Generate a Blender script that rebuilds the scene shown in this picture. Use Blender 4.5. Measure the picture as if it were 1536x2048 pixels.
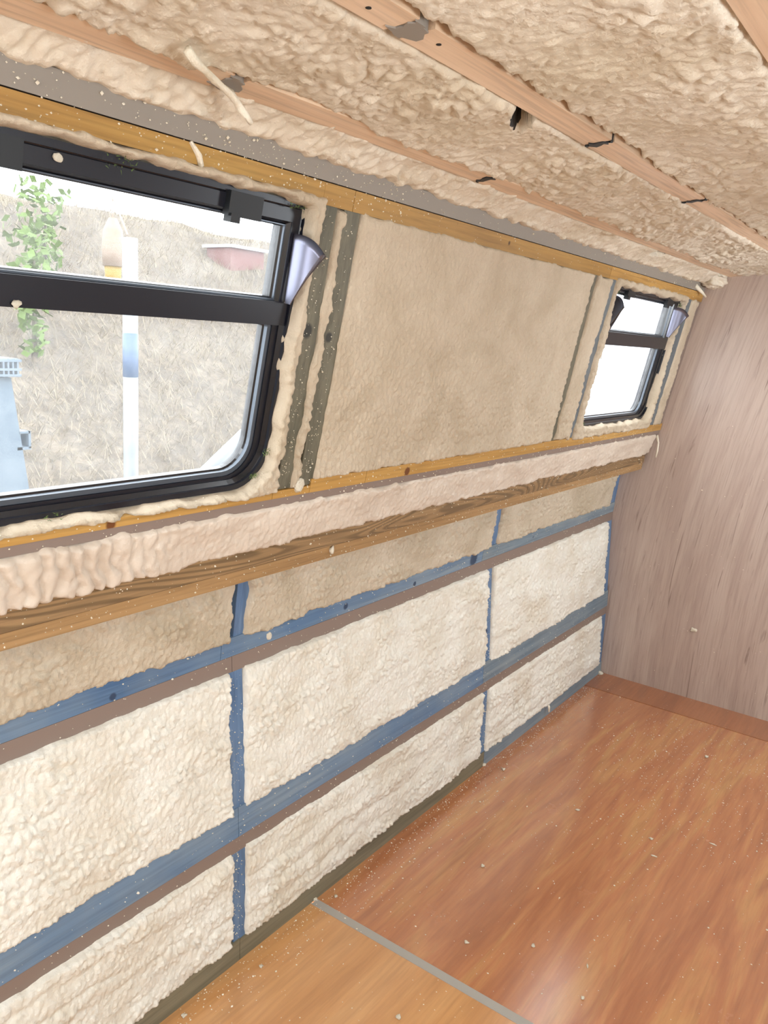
import bpy, math, random
import numpy as np
from mathutils import Matrix, Vector

# ------------------------------------------------------------------ clear
for o in list(bpy.data.objects):
    bpy.data.objects.remove(o)
scene = bpy.context.scene
col = scene.collection
random.seed(7)
RNG = np.random.default_rng(11)

# ------------------------------------------------------------------ camera
EYE = 1.5
F_PX = 1625.9
cam_data = bpy.data.cameras.new('camera')
cam = bpy.data.objects.new('camera', cam_data)
col.objects.link(cam)
R = np.array([[0.583485, -0.1363927, 0.80058871],
              [-0.80976552, -0.17278217, 0.56073712],
              [0.061847, -0.97547084, -0.21126191]])   # world <- (right, down, forward)
cam.matrix_world = Matrix(((R[0, 0], -R[0, 1], -R[0, 2], 0.0),
                           (R[1, 0], -R[1, 1], -R[1, 2], 0.0),
                           (R[2, 0], -R[2, 1], -R[2, 2], EYE),
                           (0, 0, 0, 1)))
cam_data.sensor_fit = 'HORIZONTAL'
cam_data.sensor_width = 36.0
cam_data.lens = F_PX / 1536 * 36.0
cam_data.clip_start = 0.02
cam_data.clip_end = 200
scene.camera = cam

# ------------------------------------------------------------------ world, light, exposure
scene.view_settings.view_transform = 'Standard'
scene.view_settings.look = 'None'
scene.view_settings.exposure = 0.25
scene.view_settings.gamma = 1.0
scene.view_settings.use_curve_mapping = False

world = bpy.data.worlds.new('overcast_sky')
scene.world = world
world.use_nodes = True
bg = world.node_tree.nodes['Background']
bg.inputs[0].default_value = (0.94, 0.97, 1.0, 1)
bg.inputs[1].default_value = 6.0

def area_light(name, loc, aim, sx, sy, power, color):
    d = bpy.data.lights.new(name, 'AREA')
    d.shape = 'RECTANGLE'; d.size = sx; d.size_y = sy; d.energy = power; d.color = color
    o = bpy.data.objects.new(name, d); col.objects.link(o)
    o.location = loc
    o.rotation_euler = (Vector(aim) - Vector(loc)).to_track_quat('-Z', 'Y').to_euler()
    return o
DAY = (0.86, 0.94, 1.0)
# daylight through the two windows of the opposite side and the open rear doorway
area_light('daylight_opposite_window', (0.75, -0.53, 1.46), (0.85, 0.75, 0.30), 0.70, 0.46, 10, DAY)
area_light('daylight_opposite_window_far', (2.95, -0.53, 1.46), (2.9, 0.75, 0.45), 0.70, 0.46, 14, DAY)
area_light('daylight_rear_doorway', (-2.35, 0.28, 1.0), (1.5, 0.7, 0.5), 0.75, 1.5, 8, DAY)
# added lamp under the closed roof behind the camera, for steep light
area_light('added_overhead_fill', (-0.45, 0.05, 1.83), (-0.15, 0.45, 0.0), 0.7, 0.7, 24, DAY)

# ------------------------------------------------------------------ materials
def lin(c):
    out = []
    for v in c:
        v /= 255.0
        out.append(v / 12.92 if v <= 0.04045 else ((v + 0.055) / 1.055) ** 2.4)
    return (*out, 1.0)

class NT:
    def __init__(self, name):
        self.m = bpy.data.materials.new(name); self.m.use_nodes = True
        self.t = self.m.node_tree
        self.b = self.t.nodes['Principled BSDF']
        self.out = self.t.nodes['Material Output']
    def n(self, kind, **kw):
        nd = self.t.nodes.new(kind)
        for k, v in kw.items():
            if k in nd.inputs.keys():
                nd.inputs[k].default_value = v
            else:
                setattr(nd, k, v)
        return nd
    def l(self, a, b): self.t.links.new(a, b)
    def coords(self, scale, rot=(0, 0, 0)):
        tc = self.n('ShaderNodeTexCoord'); mp = self.n('ShaderNodeMapping')
        mp.inputs['Scale'].default_value = scale; mp.inputs['Rotation'].default_value = rot
        self.l(tc.outputs['Object'], mp.inputs['Vector'])
        return mp.outputs['Vector']
    def noise(self, vec, scale, detail=4, rough=0.55, dist=0.0):
        nd = self.n('ShaderNodeTexNoise', Scale=scale, Detail=detail, Roughness=rough, Distortion=dist)
        self.l(vec, nd.inputs['Vector']); return nd.outputs['Fac']
    def ramp(self, fac, stops):
        r = self.n('ShaderNodeValToRGB')
        e = r.color_ramp.elements
        while len(e) < len(stops): e.new(0.5)
        for i, (p, c) in enumerate(stops):
            e[i].position = p; e[i].color = c
        self.l(fac, r.inputs['Fac']); return r.outputs['Color']
    def mix(self, fac, a, b, mode='MIX'):
        m = self.n('ShaderNodeMix', data_type='RGBA', blend_type=mode)
        for sock, v in ((m.inputs[0], fac), (m.inputs[6], a), (m.inputs[7], b)):
            if hasattr(v, 'is_output'): self.l(v, sock)
            else: sock.default_value = v
        return m.outputs[2]
    def math(self, op, a, b=0.0):
        m = self.n('ShaderNodeMath', operation=op)
        for sock, v in ((m.inputs[0], a), (m.inputs[1], b)):
            if hasattr(v, 'is_output'): self.l(v, sock)
            else: sock.default_value = v
        return m.outputs[0]
    def bump(self, h, strength, dist):
        b = self.n('ShaderNodeBump', Strength=strength, Distance=dist)
        self.l(h, b.inputs['Height']); self.l(b.outputs['Normal'], self.b.inputs['Normal'])

W1, B0 = (1, 1, 1, 1), (0, 0, 0, 1)

def plain(name, rgb, rough=0.5, metal=0.0, spec=0.5):
    k = NT(name)
    k.b.inputs['Base Color'].default_value = lin(rgb)
    k.b.inputs['Roughness'].default_value = rough
    k.b.inputs['Metallic'].default_value = metal
    k.b.inputs['Specular IOR Level'].default_value = spec
    return k.m

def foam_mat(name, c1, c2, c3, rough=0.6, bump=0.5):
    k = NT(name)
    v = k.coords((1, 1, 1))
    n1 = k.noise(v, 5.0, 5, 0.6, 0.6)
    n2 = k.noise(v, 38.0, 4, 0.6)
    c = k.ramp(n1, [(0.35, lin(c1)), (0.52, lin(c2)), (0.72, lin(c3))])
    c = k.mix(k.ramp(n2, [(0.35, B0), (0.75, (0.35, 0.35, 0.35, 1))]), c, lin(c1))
    k.l(c, k.b.inputs['Base Color'])
    k.b.inputs['Roughness'].default_value = rough
    k.b.inputs['Specular IOR Level'].default_value = 0.35
    k.bump(k.math('ADD', k.noise(v, 150.0, 5, 0.65), k.math('MULTIPLY', k.noise(v, 70.0, 3, 0.5), 0.8)), bump, 0.006)
    return k.m

def wood(name, c1, c2, c3=None, axis=0, scale=1.0, rough=0.55, knots=(), rings=0.0, bump=0.15, ring_off=(0, 0, 0), var=0.0, kcol=(60, 40, 25)):
    """timber with the grain along the given axis; knots = [(x, y, z, radius)] in metres"""
    k = NT(name)
    s = [34.0 * scale] * 3; s[axis] = 1.6 * scale
    v = k.coords(s)
    n1 = k.noise(v, 1.0, 6, 0.62, 0.4)
    c = k.ramp(n1, [(0.30, lin(c1)), (0.52, lin(c2)), (0.72, lin(c3 or c2))])
    s2 = [150.0 * scale] * 3; s2[axis] = 5.0 * scale
    n2 = k.noise(k.coords(s2), 1.0, 3, 0.6)
    c = k.mix(k.ramp(n2, [(0.30, (0.45, 0.45, 0.45, 1)), (0.55, B0)]), c, lin([x * 0.72 for x in c1]))
    if rings:
        s3 = [9.0, 1.0, 9.0]; s3[axis] = 1.15
        vm = k.n('ShaderNodeVectorMath', operation='SUBTRACT')
        tc = k.n('ShaderNodeTexCoord'); k.l(tc.outputs['Object'], vm.inputs[0]); vm.inputs[1].default_value = ring_off
        mp = k.n('ShaderNodeMapping'); mp.inputs['Scale'].default_value = s3
        k.l(vm.outputs[0], mp.inputs['Vector'])
        nn = k.noise(mp.outputs['Vector'], 1.0, 1.5, 0.35, 0.5)
        wv = k.math('ADD', k.math('MULTIPLY', k.math('SINE', k.math('MULTIPLY', nn, 165.0)), 0.5), 0.5)
        c = k.mix(k.ramp(wv, [(0.10, (rings, rings, rings, 1)), (0.65, B0)]), c, lin([x * 0.66 for x in c1]))
    if var:
        big = k.noise(k.coords((1, 1, 1)), 3.2, 3, 0.6)
        c = k.mix(k.ramp(big, [(0.38, B0), (0.66, (var, var, var, 1))]), c, lin(c3 or c2))
    if knots:
        acc = None
        tc = k.n('ShaderNodeTexCoord')
        for (kx, ky, kz, kr) in knots:
            d = k.n('ShaderNodeVectorMath', operation='DISTANCE')
            k.l(tc.outputs['Object'], d.inputs[0]); d.inputs[1].default_value = (kx, ky, kz)
            q = k.math('SUBTRACT', 1.0, k.math('DIVIDE', d.outputs['Value'], kr))
            q = k.math('MAXIMUM', q, 0.0)
            acc = q if acc is None else k.math('MAXIMUM', acc, q)
        c = k.mix(k.ramp(acc, [(0.05, B0), (0.4, (0.9, 0.9, 0.9, 1))]), c, lin(kcol))
    k.l(c, k.b.inputs['Base Color'])
    k.b.inputs['Roughness'].default_value = rough
    k.b.inputs['Specular IOR Level'].default_value = 0.35
    k.bump(n2, bump, 0.002)
    return k.m

M = {}
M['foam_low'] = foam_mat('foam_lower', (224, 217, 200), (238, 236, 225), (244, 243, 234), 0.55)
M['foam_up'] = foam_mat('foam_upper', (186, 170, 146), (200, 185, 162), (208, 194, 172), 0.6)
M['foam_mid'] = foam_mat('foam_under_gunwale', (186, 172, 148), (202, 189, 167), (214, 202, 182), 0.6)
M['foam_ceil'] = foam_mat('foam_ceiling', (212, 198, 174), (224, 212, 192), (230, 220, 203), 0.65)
M['foam_fascia'] = foam_mat('foam_fascia', (204, 189, 172), (216, 203, 187), (224, 213, 199), 0.4, 0.3)
M['crumb'] = foam_mat('foam_crumb', (225, 215, 190), (242, 234, 215), (250, 246, 232), 0.7)
M['steel_grey'] = plain('grey_primer', (142, 134, 124), 0.6)
M['steel_brown'] = plain('brown_grey_primer', (134, 117, 107), 0.6)
M['hole_shade'] = plain('black_hole_shade', (20, 18, 17), 0.7)  # near-black painted into foam pockets as their shade; also colours the screw holes
M['hull'] = plain('hull_steel', (120, 110, 100), 0.7)
M['gold'] = wood('gold_pine', (160, 118, 58), (186, 144, 78), (198, 158, 92), 0, 1.0, knots=[(1.62, 1.074, 1.184, .014), (.78, 1.077, 1.18, .012), (.63, .985, 1.745, .012), (1.26, .98, 1.757, .009), (1.55, .98, 1.75, .008)], kcol=(96, 48, 22))
M['gold_dark'] = wood('brown_pine_rail', (138, 102, 52), (166, 126, 64), (180, 142, 76), 0, 1.0, knots=[(.63, .985, 1.745, .012), (1.27, .98, 1.755, .009), (1.6, .98, 1.75, .008), (1.85, .98, 1.74, .009)], kcol=(60, 36, 18), var=0.4)
M['blue'] = wood('blue_treated_timber', (72, 104, 142), (100, 130, 162), (142, 158, 168), 0, 0.8, var=0.5, knots=[(1.62, 1.24, .80, .012), (1.95, 1.24, .79, .010), (2.30, 1.24, .80, .03), (.9, 1.24, .79, .01), (2.75, 1.24, .8, .006)], kcol=(44, 62, 88))
M['blue_v'] = wood('blue_treated_stud', (74, 104, 144), (96, 126, 164), (122, 144, 168), 2, 0.8, var=0.3, knots=[(1.23, 1.22, .975, .016), (2.42, 1.22, .52, .014)], kcol=(44, 60, 86))
M['blue_far'] = wood('slate_blue_treated_timber', (96, 116, 134), (120, 138, 150), (146, 156, 160), 0, 0.8, var=0.5, knots=[(2.75, 1.24, .8, .006)], kcol=(44, 62, 88))
M['olive_v'] = wood('olive_treated_stud', (84, 82, 68), (108, 104, 88), (120, 116, 98), 2, 0.9, var=0.25, knots=[(1.172, 1.02, 1.5, .018), (1.238, 1.02, 1.49, .013), (1.238, 1.02, 1.33, .006)], kcol=(46, 46, 44))
M['slate_v'] = wood('slate_treated_stud', (84, 94, 100), (106, 114, 120), (120, 126, 128), 2, 0.9, var=0.25)
M['olive'] = wood('olive_treated_base', (102, 98, 80), (124, 118, 98), (136, 130, 108), 0, 0.9, var=0.3)
M['gunwale'] = wood('brown_gunwale_plank', (128, 102, 70), (152, 122, 86), (166, 136, 96), 0, 0.9, rings=0.6, ring_off=(1.30, 1.105, 1.04), bump=0.25)
M['gunwale_low'] = wood('brown_gunwale_lip', (146, 114, 76), (166, 132, 90), (176, 142, 100), 0, 1.1)
M['pine'] = wood('ceiling_pine', (214, 182, 150), (228, 200, 170), (236, 210, 184), 0, 0.8)
M['frame'] = plain('black_anodised_frame', (20, 22, 32), 0.36, 0.0, 0.5)
M['gasket'] = plain('rubber_gasket', (24, 25, 30), 0.25, 0.0, 0.7)
M['bead'] = plain('pale_glazing_bead', (84, 92, 102), 0.32, 0.3)
M['hinge'] = plain('matt_black_hinge', (18, 22, 26), 0.5)
M['wing'] = plain('satin_metal_wing', (118, 119, 134), 0.30, 0.9)
M['wing_edge'] = plain('dark_wing_edge', (70, 62, 62), 0.5)
M['moss'] = plain('green_sealant_fuzz', (92, 112, 62), 0.9)

def glass_mat():
    k = NT('dusty_glass')
    t = k.t
    tr = k.n('ShaderNodeBsdfTransparent'); tr.inputs[0].default_value = (0.97, 0.985, 0.99, 1)
    gl = k.n('ShaderNodeBsdfGlossy'); gl.inputs['Roughness'].default_value = 0.03
    tl = k.n('ShaderNodeBsdfTranslucent'); tl.inputs[0].default_value = (0.95, 0.96, 0.97, 1)
    fr = k.n('ShaderNodeFresnel'); fr.inputs[0].default_value = 1.45
    m1 = k.n('ShaderNodeMixShader'); m2 = k.n('ShaderNodeMixShader')
    v = k.coords((1, 1, 1))
    dirt = k.noise(k.coords((18, 1, 26)), 1.0, 6, 0.7, 0.3)
    fac = k.n('ShaderNodeMapRange'); k.l(dirt, fac.inputs[0])
    fac.inputs[1].default_value = 0.3; fac.inputs[2].default_value = 0.8
    fac.inputs[3].default_value = 0.02; fac.inputs[4].default_value = 0.065
    k.l(fac.outputs[0], m1.inputs[0]); k.l(tr.outputs[0], m1.inputs[1]); k.l(tl.outputs[0], m1.inputs[2])
    geo = k.n('ShaderNodeNewGeometry')     # reflect on the outer faces only, a pane's inner side does not trap light
    k.l(k.math('MULTIPLY', fr.outputs[0], k.math('SUBTRACT', 0.8, k.math('MULTIPLY', geo.outputs['Backfacing'], 0.8))), m2.inputs[0]); k.l(m1.outputs[0], m2.inputs[1]); k.l(gl.outputs[0], m2.inputs[2])
    k.l(m2.outputs[0], k.out.inputs['Surface'])
    return k.m
M['glass'] = glass_mat()

def bulkhead_mat():
    k = NT('plywood_bulkhead')
    tc = k.n('ShaderNodeTexCoord')
    sx = k.n('ShaderNodeSeparateXYZ'); k.l(tc.outputs['Object'], sx.inputs[0])
    # grain leans over more the higher up the sheet
    zz = k.math('MULTIPLY', sx.outputs['Z'], k.math('MULTIPLY', sx.outputs['Z'], 0.075))
    yy = k.math('ADD', sx.outputs['Y'], zz)
    cb = k.n('ShaderNodeCombineXYZ'); k.l(yy, cb.inputs[0]); k.l(sx.outputs['Z'], cb.inputs[1])
    def sc(a, b):
        mp = k.n('ShaderNodeMapping'); mp.inputs['Scale'].default_value = (a, b, 1)
        k.l(cb.outputs[0], mp.inputs['Vector']); return mp.outputs['Vector']
    n1 = k.noise(sc(11, 1.0), 1.0, 6, 0.62, 0.8)
    n2 = k.noise(sc(120, 5.0), 1.0, 4, 0.6, 0.3)
    n3 = k.noise(sc(46, 2.6), 1.0, 3, 0.5, 1.6)
    c = k.ramp(n1, [(0.25, lin((168, 147, 136))), (0.5, lin((182, 163, 151))), (0.75, lin((196, 179, 166)))])
    c = k.mix(k.ramp(n2, [(0.3, (0.45, 0.45, 0.45, 1)), (0.55, B0)]), c, lin((150, 128, 116)))
    c = k.mix(k.ramp(n3, [(0.64, B0), (0.72, (0.6, 0.6, 0.6, 1))]), c, lin((112, 88, 78)))
    k.l(c, k.b.inputs['Base Color'])
    k.b.inputs['Roughness'].default_value = 0.34
    k.b.inputs['Specular IOR Level'].default_value = 0.5
    k.bump(n2, 0.12, 0.002)
    return k.m
M['bulkhead'] = bulkhead_mat()

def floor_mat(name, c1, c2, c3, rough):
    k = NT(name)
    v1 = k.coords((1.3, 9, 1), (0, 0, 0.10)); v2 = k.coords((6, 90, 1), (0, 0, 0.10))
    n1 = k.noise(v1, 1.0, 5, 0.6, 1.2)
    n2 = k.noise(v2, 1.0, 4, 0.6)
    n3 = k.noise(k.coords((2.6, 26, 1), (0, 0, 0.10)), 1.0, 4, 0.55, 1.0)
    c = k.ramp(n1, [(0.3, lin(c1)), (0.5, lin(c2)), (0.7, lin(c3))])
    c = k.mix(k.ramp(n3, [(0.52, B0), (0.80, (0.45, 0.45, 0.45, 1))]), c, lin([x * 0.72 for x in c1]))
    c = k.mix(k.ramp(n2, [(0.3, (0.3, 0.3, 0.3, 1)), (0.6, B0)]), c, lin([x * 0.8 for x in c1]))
    k.l(c, k.b.inputs['Base Color'])
    rr = k.n('ShaderNodeMapRange'); k.l(k.noise(k.coords((1, 1, 1)), 7.0, 5, 0.65), rr.inputs[0])
    rr.inputs[3].default_value = rough - 0.02; rr.inputs[4].default_value = rough + 0.03
    k.l(rr.outputs[0], k.b.inputs['Roughness'])
    k.b.inputs['Coat Weight'].default_value = 1.0; k.b.inputs['Coat Roughness'].default_value = 0.20; k.b.inputs['Coat IOR'].default_value = 1.75
    k.bump(k.noise(k.coords((1, 1, 1)), 60.0, 4, 0.6), 0.05, 0.002)
    return k.m
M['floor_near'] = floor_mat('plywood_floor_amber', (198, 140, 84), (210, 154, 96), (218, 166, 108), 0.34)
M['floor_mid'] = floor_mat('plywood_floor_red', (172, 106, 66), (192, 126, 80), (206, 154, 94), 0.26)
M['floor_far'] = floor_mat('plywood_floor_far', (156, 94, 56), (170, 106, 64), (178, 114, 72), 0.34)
M['joint'] = plain('grey_joint_filler', (170, 166, 158), 0.45)

# ------------------------------------------------------------------ helpers
def link(name, me, mat, parent=None, smooth=False):
    o = bpy.data.objects.new(name, me); col.objects.link(o)
    mats = mat if isinstance(mat, (list, tuple)) else [mat]
    if not me.materials:
        for m in mats: me.materials.append(m)
    if parent is not None: o.parent = parent
    if smooth: me.polygons.foreach_set('use_smooth', [True] * len(me.polygons))
    return o
def tag(o, label=None, cat=None, group=None, kind=None):
    for k_, v_ in (('label', label), ('category', cat), ('group', group), ('kind', kind)):
        if v_: o[k_] = v_
    return o
def empty(name, loc=(0, 0, 0)):
    o = bpy.data.objects.new(name, None); col.objects.link(o); o.empty_display_size = 0.05
    return o
def pydata(name, verts, faces):
    me = bpy.data.meshes.new(name); me.from_pydata([tuple(v) for v in verts], [], faces); me.update(); return me

class MB:
    """collects polygons for one mesh"""
    def __init__(self): self.v = []; self.f = []
    def add(self, vs, fs):
        n = len(self.v); self.v += [tuple(map(float, p)) for p in vs]; self.f += [tuple(n + i for i in q) for q in fs]
    def hexa(self, c):      # 8 corners: four of one end, four of the other
        self.add(c, [(0, 1, 2, 3), (7, 6, 5, 4), (0, 4, 5, 1), (1, 5, 6, 2), (2, 6, 7, 3), (3, 7, 4, 0)])
    def box(self, a, b):
        (x0, y0, z0), (x1, y1, z1) = a, b
        self.hexa([(x0, y0, z0), (x1, y0, z0), (x1, y1, z0), (x0, y1, z0), (x0, y0, z1), (x1, y0, z1), (x1, y1, z1), (x0, y1, z1)])
    def tube(self, pts, r, seg=8):
        pts = [Vector(p) for p in pts]; rs = r if isinstance(r, (list, tuple)) else [r] * len(pts)
        rings = []
        for i, p in enumerate(pts):
            d = (pts[min(i + 1, len(pts) - 1)] - pts[max(i - 1, 0)]).normalized()
            a = d.orthogonal().normalized() if i == 0 else (rings_a - d * rings_a.dot(d)).normalized()
            rings_a = a; b = d.cross(a)
            rings.append([p + (a * math.cos(t) + b * math.sin(t)) * rs[i] for t in [2 * math.pi * j / seg for j in range(seg)]])
        vs = [q for rg in rings for q in rg]; fs = []
        for i in range(len(rings) - 1):
            for j in range(seg):
                fs.append((i * seg + j, i * seg + (j + 1) % seg, (i + 1) * seg + (j + 1) % seg, (i + 1) * seg + j))
        fs.append(tuple(range(seg))[::-1]); fs.append(tuple((len(rings) - 1) * seg + j for j in range(seg)))
        self.add(vs, fs)
    def build(self, name, mat, parent=None, smooth=False):
        return link(name, pydata(name, self.v, self.f), mat, parent, smooth)

def grid_mesh(name, P, keep=None, mat_idx=None):
    nu, nv = P.shape[:2]
    me = bpy.data.meshes.new(name)
    idx = np.arange(nu * nv).reshape(nu, nv)
    q = np.stack([idx[:-1, :-1], idx[1:, :-1], idx[1:, 1:], idx[:-1, 1:]], -1)
    if keep is not None:
        q = q[keep]
        mi = mat_idx[keep] if mat_idx is not None else None
    else:
        q = q.reshape(-1, 4); mi = mat_idx.reshape(-1) if mat_idx is not None else None
    used, inv = np.unique(q, return_inverse=True)
    vs = P.reshape(-1, 3)[used]; q = inv.reshape(-1, 4)
    me.vertices.add(len(vs)); me.vertices.foreach_set('co', vs.astype(np.float32).ravel())
    me.loops.add(q.size); me.loops.foreach_set('vertex_index', q.astype(np.int32).ravel())
    me.polygons.add(len(q)); me.polygons.foreach_set('loop_start', np.arange(0, q.size, 4, dtype=np.int32))
    me.polygons.foreach_set('use_smooth', np.ones(len(q), dtype=bool))
    if mi is not None: me.polygons.foreach_set('material_index', mi.astype(np.int32).ravel())
    me.update(calc_edges=True); me.validate()
    return me

# --- noise
_perm = {}
def _tab(seed):
    if seed not in _perm:
        r = np.random.default_rng(1000 + seed); p = r.permutation(512)
        a = r.random(512) * 2 * np.pi
        _perm[seed] = (np.concatenate([p, p]), np.cos(a), np.sin(a), r.random(512), r.random(512))
    return _perm[seed]
def perlin(x, y, seed=0):
    p, gx, gy, _, _ = _tab(seed)
    xi = np.floor(x).astype(np.int64); yi = np.floor(y).astype(np.int64)
    xf = x - xi; yf = y - yi
    u = xf * xf * xf * (xf * (xf * 6 - 15) + 10); v = yf * yf * yf * (yf * (yf * 6 - 15) + 10)
    def g(ix, iy, dx, dy):
        h = p[(p[ix & 511] + iy) & 511]
        return gx[h] * dx + gy[h] * dy
    a = g(xi, yi, xf, yf); b = g(xi + 1, yi, xf - 1, yf)
    c = g(xi, yi + 1, xf, yf - 1); d = g(xi + 1, yi + 1, xf - 1, yf - 1)
    return ((a + u * (b - a)) * (1 - v) + (c + u * (d - c)) * v) * 1.5
def fbm(x, y, seed=0, octv=3):
    s = 0; a = 1.0
    for i in range(octv):
        s = s + a * perlin(x * 2 ** i, y * 2 ** i, seed + i); a *= 0.5
    return s
def blobs(x, y, seed=0):
    """rounded lobes packed together (cellular): 1 at a lobe's middle, 0 in the crease"""
    p, _, _, rx, ry = _tab(seed)
    xi = np.floor(x).astype(np.int64); yi = np.floor(y).astype(np.int64)
    d1 = np.full(x.shape, 9.0); d2 = np.full(x.shape, 9.0)
    for i in (-1, 0, 1):
        for j in (-1, 0, 1):
            h = p[(p[(xi + i) & 511] + yi + j) & 511]
            d = (xi + i + rx[h] - x) ** 2 + (yi + j + ry[h] - y) ** 2
            d2 = np.minimum(d2, np.maximum(d1, d)); d1 = np.minimum(d1, d)
    e = np.sqrt(d2) - np.sqrt(d1)
    return np.clip(1 - np.sqrt(d1) * 0.9, 0, 1) * 0.5 + np.clip(e * 1.6, 0, 1) * 0.5
def sstep(a, b, x):
    t = np.clip((x - a) / (b - a), 0, 1); return t * t * (3 - 2 * t)

# --- surfaces of the boat's left side, as (X, v, offset into the room)
CN = np.array([0, -0.98446443, -0.17558413]); CD = np.array([0, -0.17558413, 0.98446443]); CA = np.array([0, 1.08, 1.17])
def cabin(u, s, off):
    u, s, off = np.broadcast_arrays(u, s, off)
    return np.stack([u * 1.0, CA[1] + CD[1] * s + CN[1] * off, CA[2] + CD[2] * s + CN[2] * off], -1)
HZ = [0, .34, .778, .97, 1.06]; HY = [1.206, 1.215, 1.2425, 1.2255, 1.217]
def hull(u, z, off):
    u, z, off = np.broadcast_arrays(u, z, off)
    return np.stack([u * 1.0, np.interp(z, HZ, HY) - off, z * 1.0], -1)
FT, FB = (1.082, 1.159), (1.1066, 1.066)
def fascia(u, v, off):
    u, v, off = np.broadcast_arrays(u, v, off)
    return np.stack([u * 1.0, FB[0] + (FT[0] - FB[0]) * v - off * 0.97, FB[1] + (FT[1] - FB[1]) * v - off * 0.24], -1)
YC = 0.28
def zc(y): return 1.872 - 0.11 * (y - YC) ** 2
def yA(u): return np.interp(u, [.3, .7, 1.1, 2.3, 3.6], [.908, .890, .874, .865, .855])
def yB(u): return np.interp(u, [.3, 1.0, 2.0, 3.6], [.606, .600, .597, .594])
def ceil(u, y, off):
    u, y, off = np.broadcast_arrays(u, y, off)
    return np.stack([u * 1.0, y * 1.0, zc(y) - off], -1)
COV = [(0.972, 1.779), (0.965, 1.798), (0.948, 1.818), (0.915, 1.828)]
def cove(u, v, off):
    u, v, off = np.broadcast_arrays(u, v, off)
    t = v * 3; ys = np.interp(t, range(4), [c[0] for c in COV]); zs = np.interp(t, range(4), [c[1] for c in COV])
    f = np.clip(v, 0, 1); ye = yA(u)
    ys = ys + (ye - 0.915) * f ** 1.5; zs = zs + (zc(ye) - 1.828) * f ** 1.5
    ny = -(1 - f * 0.85); nz = -(0.25 + f * 0.75); ln = np.hypot(ny, nz)
    return np.stack([u * 1.0, ys + ny / ln * off, zs + nz / ln * off], -1)

def uspace(u0, u1, near=0.0031, k=0.00165):
    out = [u0]
    while out[-1] < u1:
        out.append(out[-1] + max(near, k * math.hypot(out[-1], 1.25)))
    out = np.array(out); return u0 + (out - u0) * (u1 - u0) / (out[-1] - u0)

def foam(name, parent, surf, u0, u1, v0, v1, hfun, mat, vs=0.004, vscale=1.0, ov=0.016, jit=0.004, edge=0.006, seed=0,
         hole=None, edges='lrbt', sink=0.022, holes_dark=(), vlo=None, vhi=None):
    """one bay of sprayed foam: a height field that curls down at ragged edges. v in metres*1/vscale"""
    us = uspace(u0 - ov, u1 + ov)
    n = max(8, int((v1 - v0) * vscale / vs))
    ovv = ov / vscale
    vv = np.linspace(v0 - ovv, v1 + ovv, n)
    U, V = np.meshgrid(us, vv, indexing='ij')
    def rag(t, s): return jit * (1.1 * fbm(t / 0.05, t * 0 + 0.37, s, 2) + 0.9 * np.maximum(perlin(t / 0.018, t * 0 + .61, s + 5), -.15) * sstep(-.1, .4, perlin(t / .11, t * 0 + .2, s + 6)))
    Vm = V * vscale
    d = np.full(U.shape, 1.0)
    lo = v0 if vlo is None else vlo(U); hi = v1 if vhi is None else vhi(U)
    if 'l' in edges: d = np.minimum(d, U - u0 + rag(Vm, seed + 31))
    if 'r' in edges: d = np.minimum(d, u1 - U + rag(Vm, seed + 37))
    if 'b' in edges: d = np.minimum(d, (V - lo) * vscale + rag(U, seed + 41))
    if 't' in edges: d = np.minimum(d, (hi - V) * vscale + rag(U, seed + 43))
    keep = None; dw = None
    h = hfun(U, Vm if vscale != 1.0 else V)
    if hole is not None:
        x0, x1, s0, s1, r = hole
        cx, cy = (x0 + x1) / 2, (s0 + s1) / 2
        rr = np.where(V < cy, r, 0.012)
        qx = np.abs(U - cx) - (x1 - x0) / 2 + rr; qy = np.abs(V - cy) - (s1 - s0) / 2 + rr
        sd = np.hypot(np.maximum(qx, 0), np.maximum(qy, 0)) + np.minimum(np.maximum(qx, qy), 0) - rr
        sd = sd + 1.1 * rag(U + V * 0.7, seed + 51) + 0.8 * rag(V - U * .6 + 3, seed + 57)
        dw = sd
        mw = sstep(-0.002, 0.010, sd)
        h = h * mw + (-0.036) * (1 - mw)
        kv = sd > -0.008
        keep = kv[:-1, :-1] & kv[1:, :-1] & kv[1:, 1:] & kv[:-1, 1:]
    m = sstep(-0.003, edge, d)
    off = h * m + (-sink) * (1 - m)
    mi = None
    if holes_dark:
        mi = np.zeros((len(us) - 1, n - 1), dtype=np.int32)
        for (hx, hy, a, b, ang, dep) in holes_dark:
            dx, dy = U - hx, V - hy
            p = dx * math.cos(ang) + dy * math.sin(ang); q = -dx * math.sin(ang) + dy * math.cos(ang)
            e = np.sqrt((p / a) ** 2 + (q / (b * np.clip(1 - p / a * 0.5, .35, 1.5))) ** 2)
            w = 1 - sstep(0.85, 1.1, e)
            off = off - dep * w
            ww = w > 0.55
            mi[ww[:-1, :-1]] = 1  # pocket faces take the black, painting in the shade of the cavity
    me = grid_mesh(name, surf(U, V, off), keep, mi)
    mats = [mat, M['hole_shade']] if holes_dark else mat
    return link(name, me, mats, parent)

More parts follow.
